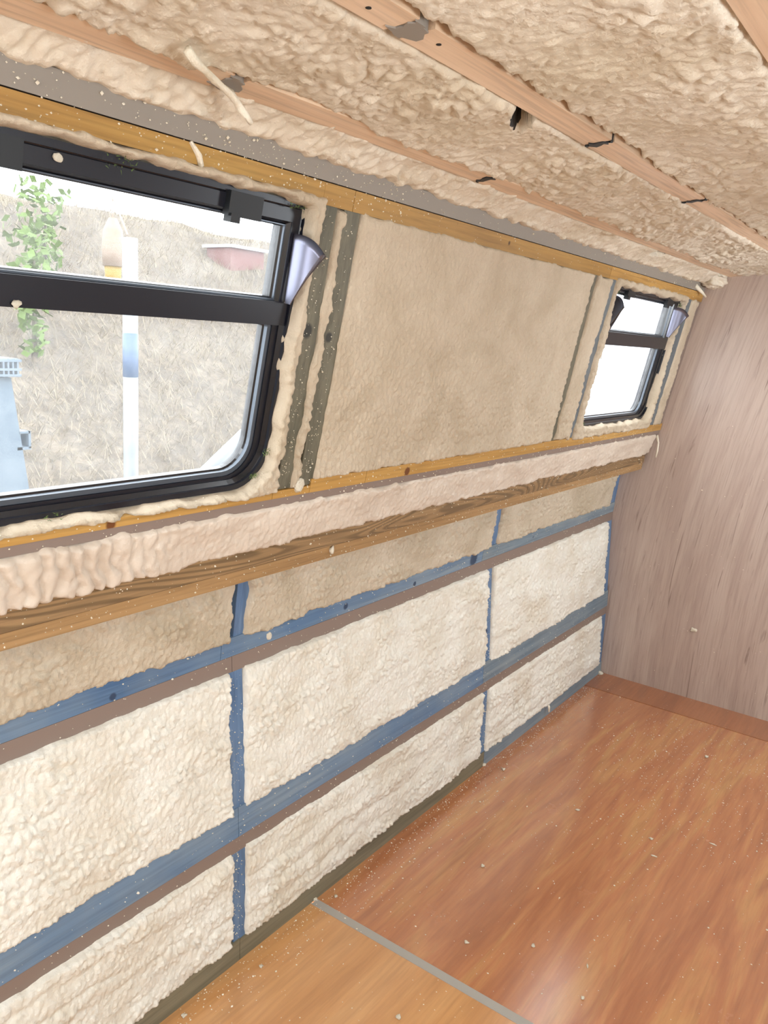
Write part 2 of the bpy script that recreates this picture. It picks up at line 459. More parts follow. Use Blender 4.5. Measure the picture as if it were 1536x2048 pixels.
def strip(name, surf, u0, u1, v0, v1, o0, o1, mat, parent, nu=2, jig=0.0, vfun=None, nv=2):
    """a batten following a surface, from depth o0 to face o1"""
    mb = MB(); us = np.linspace(u0, u1, nu); vsn = np.linspace(v0, v1, nv)
    P = {}
    for k_, o in ((0, o0), (1, o1)):
        for i, u in enumerate(us):
            for j, v in enumerate(vsn):
                vv = v if vfun is None else vfun(u, v)
                p = surf(np.float64(u), np.float64(vv), np.float64(o))
                P[(k_, i, j)] = len(mb.v); mb.v.append(tuple(float(x) for x in p))
    f = mb.f; a, b = nu - 1, nv - 1
    for i in range(a):
        for j in range(b):
            f.append((P[1, i, j], P[1, i + 1, j], P[1, i + 1, j + 1], P[1, i, j + 1]))
            f.append((P[0, i, j + 1], P[0, i + 1, j + 1], P[0, i + 1, j], P[0, i, j]))
        f.append((P[0, i, 0], P[0, i + 1, 0], P[1, i + 1, 0], P[1, i, 0]))
        f.append((P[1, i, b], P[1, i + 1, b], P[0, i + 1, b], P[0, i, b]))
    for j in range(b):
        f.append((P[0, 0, j], P[1, 0, j], P[1, 0, j + 1], P[0, 0, j + 1]))
        f.append((P[0, a, j + 1], P[1, a, j + 1], P[1, a, j], P[0, a, j]))
    return mb.build(name, mat, parent)

XB = 3.60      # bulkhead
XR = -2.40     # rear end
XN = -0.30     # detail starts behind the camera

# ------------------------------------------------------------------ the shell
def cab_pt(s, off): p = cabin(np.float64(0), np.float64(s), np.float64(off)); return (float(p[1]), float(p[2]))
WIN = [(0.40, 1.138), (2.60, 3.385)]
def shell_side(name, mirror, mat):
    """steel side plate with its window openings"""
    mb = MB()
    def q(y): return 2 * YC - y if mirror else y
    prof = [(1.27, -0.03), (1.275, .34), (1.30, .78), (1.285, 1.04), (1.15, 1.05), cab_pt(0.015, -.07)]
    for (ya, za), (yb, zb) in zip(prof[:-1], prof[1:]):
        mb.add([(XR, q(ya), za), (XB + .08, q(ya), za), (XB + .08, q(yb), zb), (XR, q(yb), zb)], [(0, 1, 2, 3)])
    p0, p1, p2, p3 = cab_pt(0.015, -.07), cab_pt(.035, -.07), cab_pt(.55, -.07), cab_pt(.66, -.07)
    def quad(xa, xb, a, b): mb.add([(xa, q(a[0]), a[1]), (xb, q(a[0]), a[1]), (xb, q(b[0]), b[1]), (xa, q(b[0]), b[1])], [(0, 1, 2, 3)])
    quad(XR, XB + .08, p0, p1); quad(XR, XB + .08, p2, p3)
    xs = [XR] + [x for w in WIN for x in w] + [XB + .08]
    for i in range(0, len(xs), 2): quad(xs[i], xs[i + 1], p1, p2)
    o = mb.build(name, mat)
    return tag(o, kind='structure')
wall_left = shell_side('wall_left', False, M['hull'])
tag(wall_left, 'left steel boat side lined with cream spray foam between timber battens', 'wall')
wall_right = shell_side('wall_right', True, M['foam_up'])
tag(wall_right, 'opposite boat side with two window openings', 'wall')

# ceiling plate
mb = MB()
cy = np.linspace(1.04, 2 * YC - 1.04, 17)
for a, b in zip(cy[:-1], cy[1:]):
    za, zb = (zc(a) + .07, zc(b) + .07)
    mb.add([(XR, a, za), (XB + .08, a, za), (XB + .08, b, zb), (XR, b, zb)], [(0, 1, 2, 3)])
ceiling = tag(mb.build('ceiling', M['hull']), 'cambered cabin roof lined with lumpy cream spray foam', 'ceiling', kind='structure')

# floor
floor = tag(empty('floor'), 'varnished red-brown plywood boat floor dusted with foam crumbs', 'floor', kind='structure')
def sheet(name, x0, x1, mat, z=0.0, label=None):
    b = MB(); b.box((x0, 2 * YC - 1.24, -.018), (x1, 1.24, z)); o = b.build(name, mat, floor)
    if label: o['label'] = label
    return o
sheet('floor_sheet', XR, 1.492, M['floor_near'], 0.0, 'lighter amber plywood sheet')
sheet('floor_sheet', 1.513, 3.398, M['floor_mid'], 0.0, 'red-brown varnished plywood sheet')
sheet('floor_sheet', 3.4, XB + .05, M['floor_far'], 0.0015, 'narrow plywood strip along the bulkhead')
jb = MB(); jb.box((1.490, 2 * YC - 1.2, -.012), (1.5145, 1.199, .0012))
jb.build('joint_strip', M['joint'], floor)['label'] = 'pale grey filled joint between floor sheets'

# bulkhead sheet across the end
prof = [(1.31, -.01), (1.31, 1.045), (1.16, 1.06), (1.155, 1.2), (1.05, 1.82), (1.04, 1.90), (.8, 1.92), (YC, 1.94)]
prof = prof + [(2 * YC - y, z) for y, z in prof[::-1]][1:]
mb = MB(); n_ = len(prof)
mb.add([(XB, y, z) for y, z in prof] + [(XB + .018, y, z) for y, z in prof],
       [tuple(range(n_))[::-1], tuple(range(n_, 2 * n_))] + [(i, (i + 1) % n_, n_ + (i + 1) % n_, n_ + i) for i in range(n_)])
wall_front = tag(mb.build('wall_front', M['bulkhead']), 'pinkish-brown plywood bulkhead with streaky grain across the cabin end', 'wall', kind='structure')

# rear end with its open doorway
mb = MB()
for a, b in (((2 * YC - 1.3, -.02), (YC - .38, 1.95)), ((YC + .38, -.02), (1.3, 1.95)), ((YC - .38, 1.72), (YC + .38, 1.95)), ((YC - .38, -.02), (YC + .38, .22))):
    mb.box((XR - .02, a[0], a[1]), (XR, b[0], b[1]))
tag(mb.build('wall_back', M['bulkhead']), 'plywood rear bulkhead with open doorway', 'wall', kind='structure')

# ------------------------------------------------------------------ foam reliefs
def h_low(sd, rows=1.0, amp=1.0):
    def f(U, V):
        wx = U + 0.012 * fbm(U / .07, V / .07, sd + 3, 2); wy = V + 0.012 * fbm(U / .07, V / .07, sd + 7, 2)
        b1 = blobs(wx / .020 + wy / .05, wy / .024, sd)
        b2 = blobs(wx / .0095 + wy / .03, wy / .013, sd + 1)
        row = np.abs(perlin(U / .5, wy / .058 + 0.25 * perlin(U / .3, V / .1, sd + 2), sd + 4))
        big = fbm(U / .30, V / .22, sd + 9, 2)
        patch = sstep(-.25, .45, fbm(U / .16, V / .09, sd + 12, 2))
        return 0.004 + amp * (0.0075 * b1 * (0.3 + .7 * patch) + 0.0042 * b2 + 0.008 * row * rows + 0.004 * big)
    return f
def h_cabin(sd, amp=1.0):
    def f(U, V):
        wx = U + 0.006 * fbm(U / .04, V / .04, sd, 2)
        b = blobs((wx + .25 * V) / .013, V / .022, sd + 1)
        fade = 0.35 + 0.65 * sstep(.50, .12, V + 0.06 * fbm(U / .3, V / .3, sd + 3, 2))
        edge = 0.003 * sstep(.05, .015, np.minimum(V - .03, .565 - V))
        return 0.003 + amp * (0.0060 * b * fade + 0.0035 * fbm(U / .22, V / .22, sd + 5, 3) + 0.0016 * perlin(U / .008, V / .008, sd + 8)) + edge
    return f
def h_fascia(U, V):
    wx = U + 0.010 * fbm(U / .05, V / .035, 201, 2) + 0.22 * V
    ridge = np.abs(np.sin(np.pi * (wx / .027 + 0.35 * perlin(U / .09, V / .05, 203)))) ** 0.7
    broken = sstep(-.5, .1, perlin(wx / .027 + .3, V / .045, 205))
    b = 0.6 * blobs(U / .018, V / .017, 207) + 0.4 * blobs(U / .009, V / .009, 209)
    t = sstep(1.02, .72, U + 0.08 * perlin(U / .1, V / .05, 211))
    return 0.004 + t * (0.012 * ridge * (0.4 + 0.6 * broken)) + (1 - t) * (0.0055 * b + .005 * fbm(U / .14, V / .06, 213, 2))
def h_ceil(sd, amp=1.0, base=0.010):
    def f(U, V):
        wx = U + 0.02 * fbm(U / .09, V / .09, sd, 2); wy = V + 0.02 * fbm(U / .09, V / .09, sd + 4, 2)
        b1 = np.abs(fbm(wx / .042, wy / .036, sd + 1, 2)); b2 = np.abs(perlin(wx / .019, wy / .017, sd + 2)); b3 = blobs(wx / .011, wy / .010, sd + 3)
        big = fbm(U / .33, V / .16, sd + 6, 2)
        flat = 0.35 + .65 * sstep(-.3, .4, fbm(U / .35, V / .2, sd + 8, 2))
        return base + amp * (0.013 * b1 * flat + 0.0062 * b2 + 0.0026 * b3 + 0.008 * big)
    return f

# --- hull bays: three rows by three columns
COLS = [(XN, 1.203), (1.246, 2.405), (2.449, 3.535)]
ROWS = [(.052, .302), (.398, .746), (.817, 1.03)]
names = ['bottom', 'middle', 'top']
sd = 300
for r, (z0, z1) in enumerate(ROWS):
    for c, (x0, x1) in enumerate(COLS):
        sd += 17
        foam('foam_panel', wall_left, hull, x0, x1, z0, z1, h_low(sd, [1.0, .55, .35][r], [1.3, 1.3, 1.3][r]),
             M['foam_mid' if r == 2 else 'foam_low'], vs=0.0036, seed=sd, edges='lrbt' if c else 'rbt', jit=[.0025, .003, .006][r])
# --- fascia foam over the gunwale
foam('foam_panel', wall_left, fascia, XN, 3.565, 0.0, 1.0, lambda U, V: h_fascia(U, V), M['foam_fascia'], vs=.003,
     vscale=.096, seed=71, edges='rbt', jit=.005, sink=.02)
# --- cabin side bays
V0, V1 = .030, .562
hs = h_cabin(401, 1.3)
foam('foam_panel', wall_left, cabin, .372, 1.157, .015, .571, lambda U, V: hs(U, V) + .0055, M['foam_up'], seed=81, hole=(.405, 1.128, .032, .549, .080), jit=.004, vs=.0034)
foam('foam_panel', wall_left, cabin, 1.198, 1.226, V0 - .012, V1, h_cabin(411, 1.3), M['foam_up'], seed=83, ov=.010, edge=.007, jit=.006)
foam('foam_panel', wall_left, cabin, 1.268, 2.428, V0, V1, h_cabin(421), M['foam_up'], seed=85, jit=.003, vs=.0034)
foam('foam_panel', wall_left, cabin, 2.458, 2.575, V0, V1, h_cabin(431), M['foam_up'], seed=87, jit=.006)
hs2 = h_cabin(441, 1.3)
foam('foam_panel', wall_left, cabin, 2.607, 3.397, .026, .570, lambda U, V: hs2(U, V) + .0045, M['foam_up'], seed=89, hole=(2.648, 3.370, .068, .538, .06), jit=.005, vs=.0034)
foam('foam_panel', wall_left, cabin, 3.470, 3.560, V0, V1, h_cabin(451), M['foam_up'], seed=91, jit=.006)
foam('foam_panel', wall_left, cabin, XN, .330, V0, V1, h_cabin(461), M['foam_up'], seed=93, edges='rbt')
# --- ceiling bays
CW = 0.020
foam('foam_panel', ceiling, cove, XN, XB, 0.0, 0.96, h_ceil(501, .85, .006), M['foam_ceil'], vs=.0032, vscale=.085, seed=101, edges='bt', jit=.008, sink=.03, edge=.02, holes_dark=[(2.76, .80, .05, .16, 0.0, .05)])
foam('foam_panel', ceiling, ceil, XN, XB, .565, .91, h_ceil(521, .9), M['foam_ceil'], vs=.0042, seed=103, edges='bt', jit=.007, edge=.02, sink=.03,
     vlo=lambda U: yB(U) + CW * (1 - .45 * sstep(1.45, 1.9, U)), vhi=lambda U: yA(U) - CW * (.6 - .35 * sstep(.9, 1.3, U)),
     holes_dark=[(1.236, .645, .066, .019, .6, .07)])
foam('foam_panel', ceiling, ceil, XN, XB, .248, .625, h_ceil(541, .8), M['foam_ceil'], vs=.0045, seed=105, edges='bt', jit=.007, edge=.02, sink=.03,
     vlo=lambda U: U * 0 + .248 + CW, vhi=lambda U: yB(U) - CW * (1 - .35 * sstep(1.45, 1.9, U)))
foam('foam_panel', ceiling, ceil, XN, XB, -.50, .248 - CW, h_ceil(561, .8), M['foam_ceil'], vs=.009, seed=107, edges='t', jit=.006, edge=.02, sink=.03)
mb = MB()   # plain foam over the rear part of the cabin, behind the camera
ys = np.linspace(.98, 2 * YC - .98, 13)
for a, b in zip(ys[:-1], ys[1:]):
    mb.add([(XR, a, zc(a) - .015), (XN, a, zc(a) - .015), (XN, b, zc(b) - .015), (XR, b, zc(b) - .015)], [(0, 1, 2, 3)])
mb.build('foam_panel', M['foam_ceil'], ceiling)
mb = MB()
for (ya, za), (yb, zb) in (((1.206, 0), (1.24, .78)), ((1.24, .78), (1.22, 1.0)), ((1.11, 1.0), (1.08, 1.17)), ((1.08, 1.17), (.97, 1.78)), ((1.22, 1.0), (1.11, 1.0))):
    mb.add([(XR, ya, za), (XN, ya, za), (XN, yb, zb), (XR, yb, zb)], [(0, 1, 2, 3)])
mb.build('foam_panel', M['foam_up'], wall_left)

# ------------------------------------------------------------------ timbers of the left side
def stud(surf, u0, u1, v0, v1, mat, lean=0.0, o0=-.018, o1=0.0, label=None, nv=2):
    def vf(u, v): return v
    mb = MB(); vsn = np.linspace(v0, v1, nv); P = []
    for v in vsn:
        L = lean * (v1 - v) / (v1 - v0)
        for (u, o) in ((u0 + L, o0), (u1 + L, o0), (u1 + L, o1), (u0 + L, o1)):
            P.append(tuple(float(x) for x in surf(np.float64(u), np.float64(v), np.float64(o))))
    fs = [(0, 1, 2, 3), tuple(4 * (nv - 1) + i for i in (3, 2, 1, 0))]
    for k_ in range(nv - 1):
        for i in range(4):
            fs.append((4 * k_ + i, 4 * k_ + 4 + i, 4 * k_ + 4 + (i + 1) % 4, 4 * k_ + (i + 1) % 4))
    mb.add(P, fs); o = mb.build('stud', mat, wall_left)
    if label: o['label'] = label
    return o
stud(cabin, 1.151, 1.196, .022, .565, M['olive_v'], .013, -.012, label='dark olive treated stud beside the big window')
stud(cabin, 1.217, 1.264, .022, .565, M['olive_v'], .012, -.012, label='dark olive treated stud bordering the wide foam bay')
stud(cabin, 2.403, 2.447, .022, .565, M['olive_v'], .03, -.012)
stud(cabin, 2.556, 2.610, .022, .565, M['slate_v'], .016, -.012, label='slate blue stud beside the small window')
stud(cabin, 3.390, 3.468, .022, .565, M['slate_v'], .014, -.012)
stud(cabin, 3.555, 3.598, .022, .565, M['steel_brown'], 0, -.012)
stud(cabin, .322, .368, .022, .565, M['olive_v'], 0, -.012)
for (x0, x1) in ((1.203, 1.247), (2.399, 2.443), (3.525, 3.597)):
    stud(hull, x0, x1, .03, .32, M['blue_v'], .008 if x0 < 3 else 0, -.03, -.001)
    stud(hull, x0, x1, .32, .778, M['blue_v'], .006 if x0 < 3 else 0, -.03, -.001)
    stud(hull, x0 + .012, x1 + .008, .79, 1.02, M['blue_v'], 0, -.03, -.001)

def trim(n, label):
    return tag(empty('trim_%d' % n), label, 'rail', kind='structure')
# trim 1: top cant rail, wood below, grey face above
t1 = trim(1, 'long brown-gold timber rail with grey upper face running above the windows')
for (x0, x1, m_) in ((XN, 1.150, 'gold_dark'), (1.1505, 1.2345, 'gold_dark'), (1.236, 2.538, 'gold_dark'), (2.5395, XB - .003, 'gold')):
    strip('plank', cabin, x0, x1, .567 if x0 < 1.1 else .558, .5945, -.03, .0035, M[m_], t1, 4)
strip('grey_face', cabin, XN, XB - .004, .5965, .632, -.03, .0022, M['steel_grey'], t1, 4)
# trim 2: rail under the windows
t2 = trim(2, 'golden timber rail with grey-brown lower face running under the windows')
for x0, x1 in ((XN, 1.150), (1.1512, 1.2605), (1.262, 1.452), (1.4532, XB - .003)):
    strip('plank', cabin, x0, x1, .0045, .020 if x0 < 1.2 else .034, -.03, .0035, M['gold'], t2, 4)
strip('grey_face', cabin, XN, XB - .004, -.0135, .0035, -.03, .0015, M['steel_brown'], t2, 4)
# trim 3: gunwale timber
t3 = trim(3, 'weathered brown gunwale timber with swirling grain and a grooved lower lip')
def gplank(name, x0, x1, a, b, depth, mat):
    mb = MB(); (ya, za), (yb, zb) = a, b
    mb.hexa([(x0, ya, za), (x0, yb, zb), (x0, depth, zb), (x0, depth, za), (x1, ya, za), (x1, yb, zb), (x1, depth, zb), (x1, depth, za)])
    return mb.build(name, mat, t3)
for x0, x1 in ((XN, 2.372), (2.3745, 3.525)):
    gplank('plank', x0, x1, (1.1075, 1.0325), (1.1050, 1.0745), 1.235, M['gunwale'])
gplank('lip', XN, 3.52, (1.1125, 1.003), (1.1095, 1.0312), 1.235, M['gunwale_low'])
# trims 4 and 5: blue stringers with grey-brown lower face
t4 = trim(4, 'upper blue-stained timber stringer with grey-brown lower edge along the hull')
for x0, x1 in ((XN, 1.178), (1.1795, 2.36), (2.3615, XB - .003)):
    strip('plank', hull, x0, x1, .780, .826, -.03, .0025, M['blue' if x0 < 2 else 'blue_far'], t4, 3)
for x0, x1 in ((XN, 1.214), (1.2155, XB - .004)):
    strip('grey_face', hull, x0, x1, .742, .7785, -.03, .0012, M['steel_brown'], t4, 3)
t5 = trim(5, 'lower blue-stained timber stringer with grey-brown lower edge along the hull')
for x0, x1 in ((XN, 1.222), (1.2235, 2.40), (2.4015, XB - .003)):
    strip('plank', hull, x0, x1, .334, .408, -.03, .0025, M['blue' if x0 < 2 else 'blue_far'], t5, 3)
strip('grey_face', hull, XN, XB - .004, .296, .3325, -.03, .0012, M['steel_brown'], t5, 3)
# base batten
bb = tag(empty('baseboard_left'), 'low treated timber base batten, olive then blue, where wall meets floor', 'baseboard', kind='structure')
strip('plank', hull, XN, 1.228, .0, .058, -.03, .0025, M['olive'], bb, 3)
strip('plank', hull, 1.2295, 2.446, .0, .056, -.03, .0025, M['olive'], bb, 3)
strip('plank', hull, 2.4475, XB - .003, .0, .058, -.03, .0025, M['blue_far'], bb, 3)

# ------------------------------------------------------------------ ceiling battens
def batten(fy, w, segs, label, off=0.012):
    root = tag(empty('batten'), None); root.parent = ceiling; root['label'] = label
    for (x0, x1) in segs:
        strip('plank', ceil, x0, x1, -w / 2, w / 2, -.03, off, M['pine'], root, 10, vfun=lambda u, v: float(fy(u)) + v)
    return root
bA = batten(yA, .052, [(XN, .822), (.848, 1.52), (1.53, XB)], 'pine ceiling batten next to the wall, partly buried in foam')
bB = batten(yB, .050, [(XN, .832), (.864, 1.427), (1.439, 2.015), (2.027, XB)], 'exposed pine ceiling batten with steel roof ribs crossing it')
bC = batten(lambda u: .248, .056, [(XN, XB)], 'pine ceiling batten along the middle of the roof')
for root, fy, x0, x1, off in ((bA, yA, .808, .862, .0105), (bB, yB, .818, .878, .0105), (bB, yB, 1.42, 1.446, .0105), (bB, yB, 2.008, 2.034, .0105), (bA, yA, 1.512, 1.538, .0105)):
    mb = MB(); c_ = float(fy((x0 + x1) / 2)); n_ = 9; top = []; 
    for i in range(n_ * 2):
        t = 2 * math.pi * i / (n_ * 2)
        top.append(((x0 + x1) / 2 + (x1 - x0) * (.36 + .14 * math.sin(3 * t + x0 * 40)) * math.cos(t) + .006 * math.sin(7 * t), c_ + .025 * (1 + .2 * math.sin(2 * t + x0 * 9)) * math.sin(t)))
    vs = [(x, y, zc(y) - off - .0035) for x, y in top] + [(x, y, zc(y) + .01) for x, y in top]; N = len(top)
    mb.add(vs, [tuple(range(N)), tuple(range(N, 2 * N))[::-1]] + [(i, (i + 1) % N, N + (i + 1) % N, N + i) for i in range(N)])
    mb.build('rib_flange', M['steel_grey'] if x0 < 1 else M['hinge'], root)['label'] = 'bare steel roof rib flange'
for (x, dy) in ((.775, .004), (.905, -.004), (.735, .012)):
    mb = MB(); y = float(yB(x)) + dy
    mb.tube([(x, y, zc(y) - .0128), (x, y, zc(y) - .011)], .0035, 8); mb.build('screw_hole', M['hole_shade'], bB)

# ------------------------------------------------------------------ windows
def rrect(x0, x1, s0, s1, rb, rt=0.006, n=9):
    """outline, bottom corners rounded with rb, top ones with rt"""
    pts = []
    for (cx, cs, r, a0) in ((x1 - rb, s0 + rb, rb, -90), (x1 - rt, s1 - rt, rt, 0), (x0 + rt, s1 - rt, rt, 90), (x0 + rb, s0 + rb, rb, 180)):
        for i in range(n):
            a = math.radians(a0 + 90 * i / (n - 1)); pts.append((cx + r * math.cos(a), cs + r * math.sin(a)))
    return pts
def C3(x, s, o): return tuple(float(v) for v in cabin(np.float64(x), np.float64(s), np.float64(o)))
def ring(name, outer, inner, o_front, o_back, mat, parent, smooth=False, o_in=None):
    n = len(outer); mb = MB(); o_in = o_front if o_in is None else o_in
    vs = [C3(x, s, o_front) for x, s in outer] + [C3(x, s, o_in) for x, s in inner] + [C3(x, s, o_back) for x, s in inner] + [C3(x, s, o_back) for x, s in outer]
    fs = []
    for i in range(n):
        j = (i + 1) % n
        for a in range(4):
            b = (a + 1) % 4; fs.append((a * n + i, a * n + j, b * n + j, b * n + i))
    mb.add(vs, fs); return mb.build(name, mat, parent, smooth)
def slab(name, pts, o0, o1, mat, parent):
    n = len(pts); mb = MB()
    mb.add([C3(x, s, o0) for x, s in pts] + [C3(x, s, o1) for x, s in pts], [tuple(range(n))[::-1], tuple(range(n, 2 * n))] + [(i, (i + 1) % n, n + (i + 1) % n, n + i) for i in range(n)])
    return mb.build(name, mat, parent)
def rect(x0, x1, s0, s1): return [(x0, s0), (x1, s0), (x1, s1), (x0, s1)]

def wing(parent, x, apex, top, corner, out=1):
    """curved side cheek of the tilting light: a sector plate standing off the frame"""
    (sa, oa), (st, ot), (sc_, oc) = apex, top, corner
    base_o = oa - .012
    bow = lambda s, o: out * .030 * (max(o - base_o, 0) / .06) ** 2
    nr, nt = 8, 12; V_ = []
    for side in (0, .0022):
        for a in range(nr + 1):
            for b in range(nt + 1):
                t = b / nt; q = a / nr
                se = st + (sc_ - st) * t + .009 * math.sin(math.pi * t); oe = (ot - .022) + (oc - ot + .022) * t + .006 * math.sin(math.pi * t)
                s_ = sa + (se - sa) * q; o_ = (base_o + .012 * t) + (oe - base_o - .012 * t) * q
                V_.append(C3(x + side + bow(s_, o_), s_, o_))
    N1 = (nr + 1) * (nt + 1); I = lambda a, b, k_: k_ * N1 + a * (nt + 1) + b; F_ = []
    for a in range(nr):
        for b in range(nt):
            F_.append((I(a, b, 0), I(a + 1, b, 0), I(a + 1, b + 1, 0), I(a, b + 1, 0)))
            F_.append((I(a, b + 1, 1), I(a + 1, b + 1, 1), I(a + 1, b, 1), I(a, b, 1)))
        F_.append((I(a, nt, 0), I(a + 1, nt, 0), I(a + 1, nt, 1), I(a, nt, 1)))
    for b in range(nt): F_.append((I(nr, b, 0), I(nr, b + 1, 0), I(nr, b + 1, 1), I(nr, b, 1)))
    w = link('side_wing', pydata('side_wing', V_, F_), M['wing'], parent)
    w.data.polygons.foreach_set('use_smooth', [len(p.vertices) == 4 and i_ < nr * nt * 3 for i_, p in enumerate(w.data.polygons)])
    w['label'] = 'curved satin metal side wing of the tilting light'
    e = MB(); e.tube([C3(x + .0015 + bow(sa, base_o), sa, base_o), C3(x + .0015 + bow(sc_, oc), sc_, oc)], .0026, 6)
    e.build('wing_edge', M['wing_edge'], w)
    return w

def window(n, X0, X1, s0, s1, rb, oF, mul, hop, low, hinges, label):
    root = tag(empty('window_%d' % n), label, 'window', kind='structure')
    hx0, hx1, hs0, hs1 = hop; lx0, lx1, ls0, ls1 = low; m0, m1 = mul
    outer = rrect(X0, X1, s0, s1, rb); 
    lip = rrect(X0 + .010, X1 - .010, s0 + .010, s1 - .010, rb - .008)
    inn = rrect(X0 + .020, X1 - .020, s0 + .018, s1 - .020, rb - .014)
    ring('frame', outer, lip, oF, -.075, M['frame'], root)
    ring('frame_step', lip, inn, oF - .006, -.07, M['gasket'], root, o_in=oF - .010)
    # fixed lower light: inner frame, gasket bead, pane
    lo_o = rrect(X0 + .020, X1 - .020, s0 + .018, m0 + .006, rb - .014); lo_m = rrect(lx0 - .012, lx1 + .012, ls0 - .012, m0 + .004, rb - .022)
    lo_i = rrect(lx0, lx1, ls0, m0 - .001, rb - .03)
    ring('inner_frame', lo_o, lo_m, oF - .013, -.06, M['frame'], root)
    ring('glazing_bead', lo_m, lo_i, oF - .016, -.05, M['bead'] if False else M['gasket'], root, o_in=oF - .026)
    ring('pale_bead', rrect(lx0 - .0115, lx1 + .0115, ls0 - .0115, m0, rb - .023), rrect(lx0 - .003, lx1 + .003, ls0 - .003, m0 - .001, rb - .028), oF - .0155, oF - .03, M['bead'], root)
    slab('pane', rect(lx0 - .006, lx1 + .006, ls0 - .006, m0 + .003), oF - .034, oF - .030, M['glass'], root)
    # mullion
    mu = slab('mullion', rect(X0 + .012, X1 - .012, m0, m1), -.06, oF - .004, M['frame'], root)
    # tilting top light
    ho = rect(X0 + .014, X1 - .014, m1 - .002, s1 - .013); hm = rect(hx0 - .012, hx1 + .012, hs0 - .009, hs1 + .010); hi = rect(hx0, hx1, hs0, hs1)
    ring('hopper_frame', ho, hm, oF - .005, -.055, M['frame'], root)
    ring('hopper_bead', hm, hi, oF - .007, -.05, M['gasket'], root, o_in=oF - .020)
    ring('hopper_pale_bead', rect(hx0 - .006, hx1 + .006, hs0 - .005, hs1 + .004), rect(hx0 - .003, hx1 + .003, hs0 - .0022, hs1 + .002), oF - .0125, oF - .025, M['bead'], root)
    slab('pane', rect(hx0 - .005, hx1 + .005, hs0 - .005, hs1 + .005), oF - .030, oF - .026, M['glass'], root)
    for (h0, h1) in hinges:
        h = slab('hinge', rect(h0, h1, hs1 - .0005, s1 - .008), -.02, oF + .006, M['hinge'], root)
        slab('hinge_tab', rect(h0 + .004, h0 + .024, hs1 - .010, hs1 + .004), -.02, oF + .009, M['hinge'], h)
    return root
OF = -.012
w1 = window(1, .40, 1.138, .030, .553, .088, OF, (.339, .381), (.455, 1.092, .3865, .5075), (.452, 1.092, .066, .339),
            [(.945, 1.018), (.520, .600)], 'big dark-framed boat window with tilting top light, dirty panes and pale bank outside')
wing(w1, 1.112, (.380, .000), (.500, .006), (.4755, .041))
w2 = window(2, 2.60, 3.385, .060, .545, .075, OF, (.350, .394), (2.655, 3.318, .402, .517), (2.650, 3.318, .092, .350),
            [(2.765, 2.835), (3.20, 3.275)], 'small far dark-framed boat window with tilting top light near the plywood bulkhead')
wing(w2, 3.330, (.400, -.002), (.516, .006), (.497, .040))
wing(w2, 2.662, (.397, .004), (.514, .001), (.484, .036), -1)

# opposite windows: plain frames round the openings
for n, (a, b) in ((3, WIN[0]), (4, WIN[1])):
    r_ = tag(empty('window_%d' % n), 'dark frame of a window on the opposite boat side', 'window', group='opposite windows', kind='structure')
    def Q(x, s, o): p = C3(x, s, o); return (p[0], 2 * YC - p[1], p[2])
    mb = MB(); n_ = 4; out = rect(a - .02, b + .02, .02, .565); inn = rect(a + .03, b - .03, .07, .515)
    vs = [Q(x, s, -.03) for x, s in out] + [Q(x, s, -.03) for x, s in inn] + [Q(x, s, -.08) for x, s in inn] + [Q(x, s, -.08) for x, s in out]
    mb.add(vs, [(k_ * 4 + i, k_ * 4 + (i + 1) % 4, ((k_ + 1) % 4) * 4 + (i + 1) % 4, ((k_ + 1) % 4) * 4 + i) for k_ in range(4) for i in range(4)])
    mb.build('frame', M['frame'], r_)

# green sealant fuzz round the window openings
fz = MB()
def fuzz(x, s, o, n, r):
    for _ in range(n):
        p = Vector(C3(x + random.uniform(-r, r), s + random.uniform(-r, r) * .5, o))
        d = Vector((random.uniform(-1, 1), -abs(random.uniform(.2, 1)), random.uniform(-1, 1))).normalized() * random.uniform(.003, .009)
        q = Vector((random.uniform(-1, 1), random.uniform(-1, 1), random.uniform(-1, 1))).normalized() * .0012
        fz.add([p - q, p + q, p + d], [(0, 1, 2)])
for (x, s, n, r) in ((.74, .550, 40, .03), (1.10, .549, 60, .02), (1.125, .10, 40, .012), (1.10, .055, 40, .012), (.68, .03, 20, .02), (2.66, .53, 50, .02), (2.66, .47, 20, .008), (3.36, .53, 30, .015), (2.69, .07, 60, .02)):
    fuzz(x, s, -.006, n, r)
tag(fz.build('sealant_fuzz', M['moss'], wall_left), 'green fuzzy sealant fibres poking out round the window frames', kind='stuff')

# ------------------------------------------------------------------ foam drips
def drip(pts, rad, label):
    mb = MB(); mb.tube(pts, rad, 9); o = mb.build('foam_drip', M['crumb'], None, True)
    for v in o.data.vertices:
        n1 = math.sin(v.co.x * 700 + v.co.z * 900) * .0012; v.co.x += n1; v.co.z += n1 * .6
    return tag(o, label, 'foam drip', 'dried foam drips')
def cz(x, y, o): return (x, y, zc(y) - o)
drip([(.700, .812, 1.812), (.725, .824, 1.806), (.750, .836, 1.8065), (.775, .850, 1.805), (.803, .864, 1.8055), (.832, .878, 1.805), (.846, .882, 1.799), (.858, .885, 1.794), (.868, .884, 1.787), (.879, .885, 1.779)],
     [.005, .0052, .0042, .0056, .0044, .0058, .0048, .0056, .0046, .0035], 'long dried foam strand hanging from the wall-side ceiling batten above the big window')
drip([C3(.845, .595, .004), C3(.86, .580, .007), C3(.868, .566, .006)], [.003, .0045, .004], 'short foam dribble on the brown rail above the big window')
drip([(3.46, .975, 1.775), (3.50, .955, 1.752), (3.53, .945, 1.735)], [.010, .006, .003], 'foam tail hanging below the roof corner beside the plywood bulkhead')
drip([(3.565, 1.078, 1.152), (3.575, 1.070, 1.12), (3.575, 1.070, 1.085), (3.574, 1.073, 1.055)], [.006, .0035, .004, .003], 'thin foam strand dangling at the end of the gunwale timber by the bulkhead')
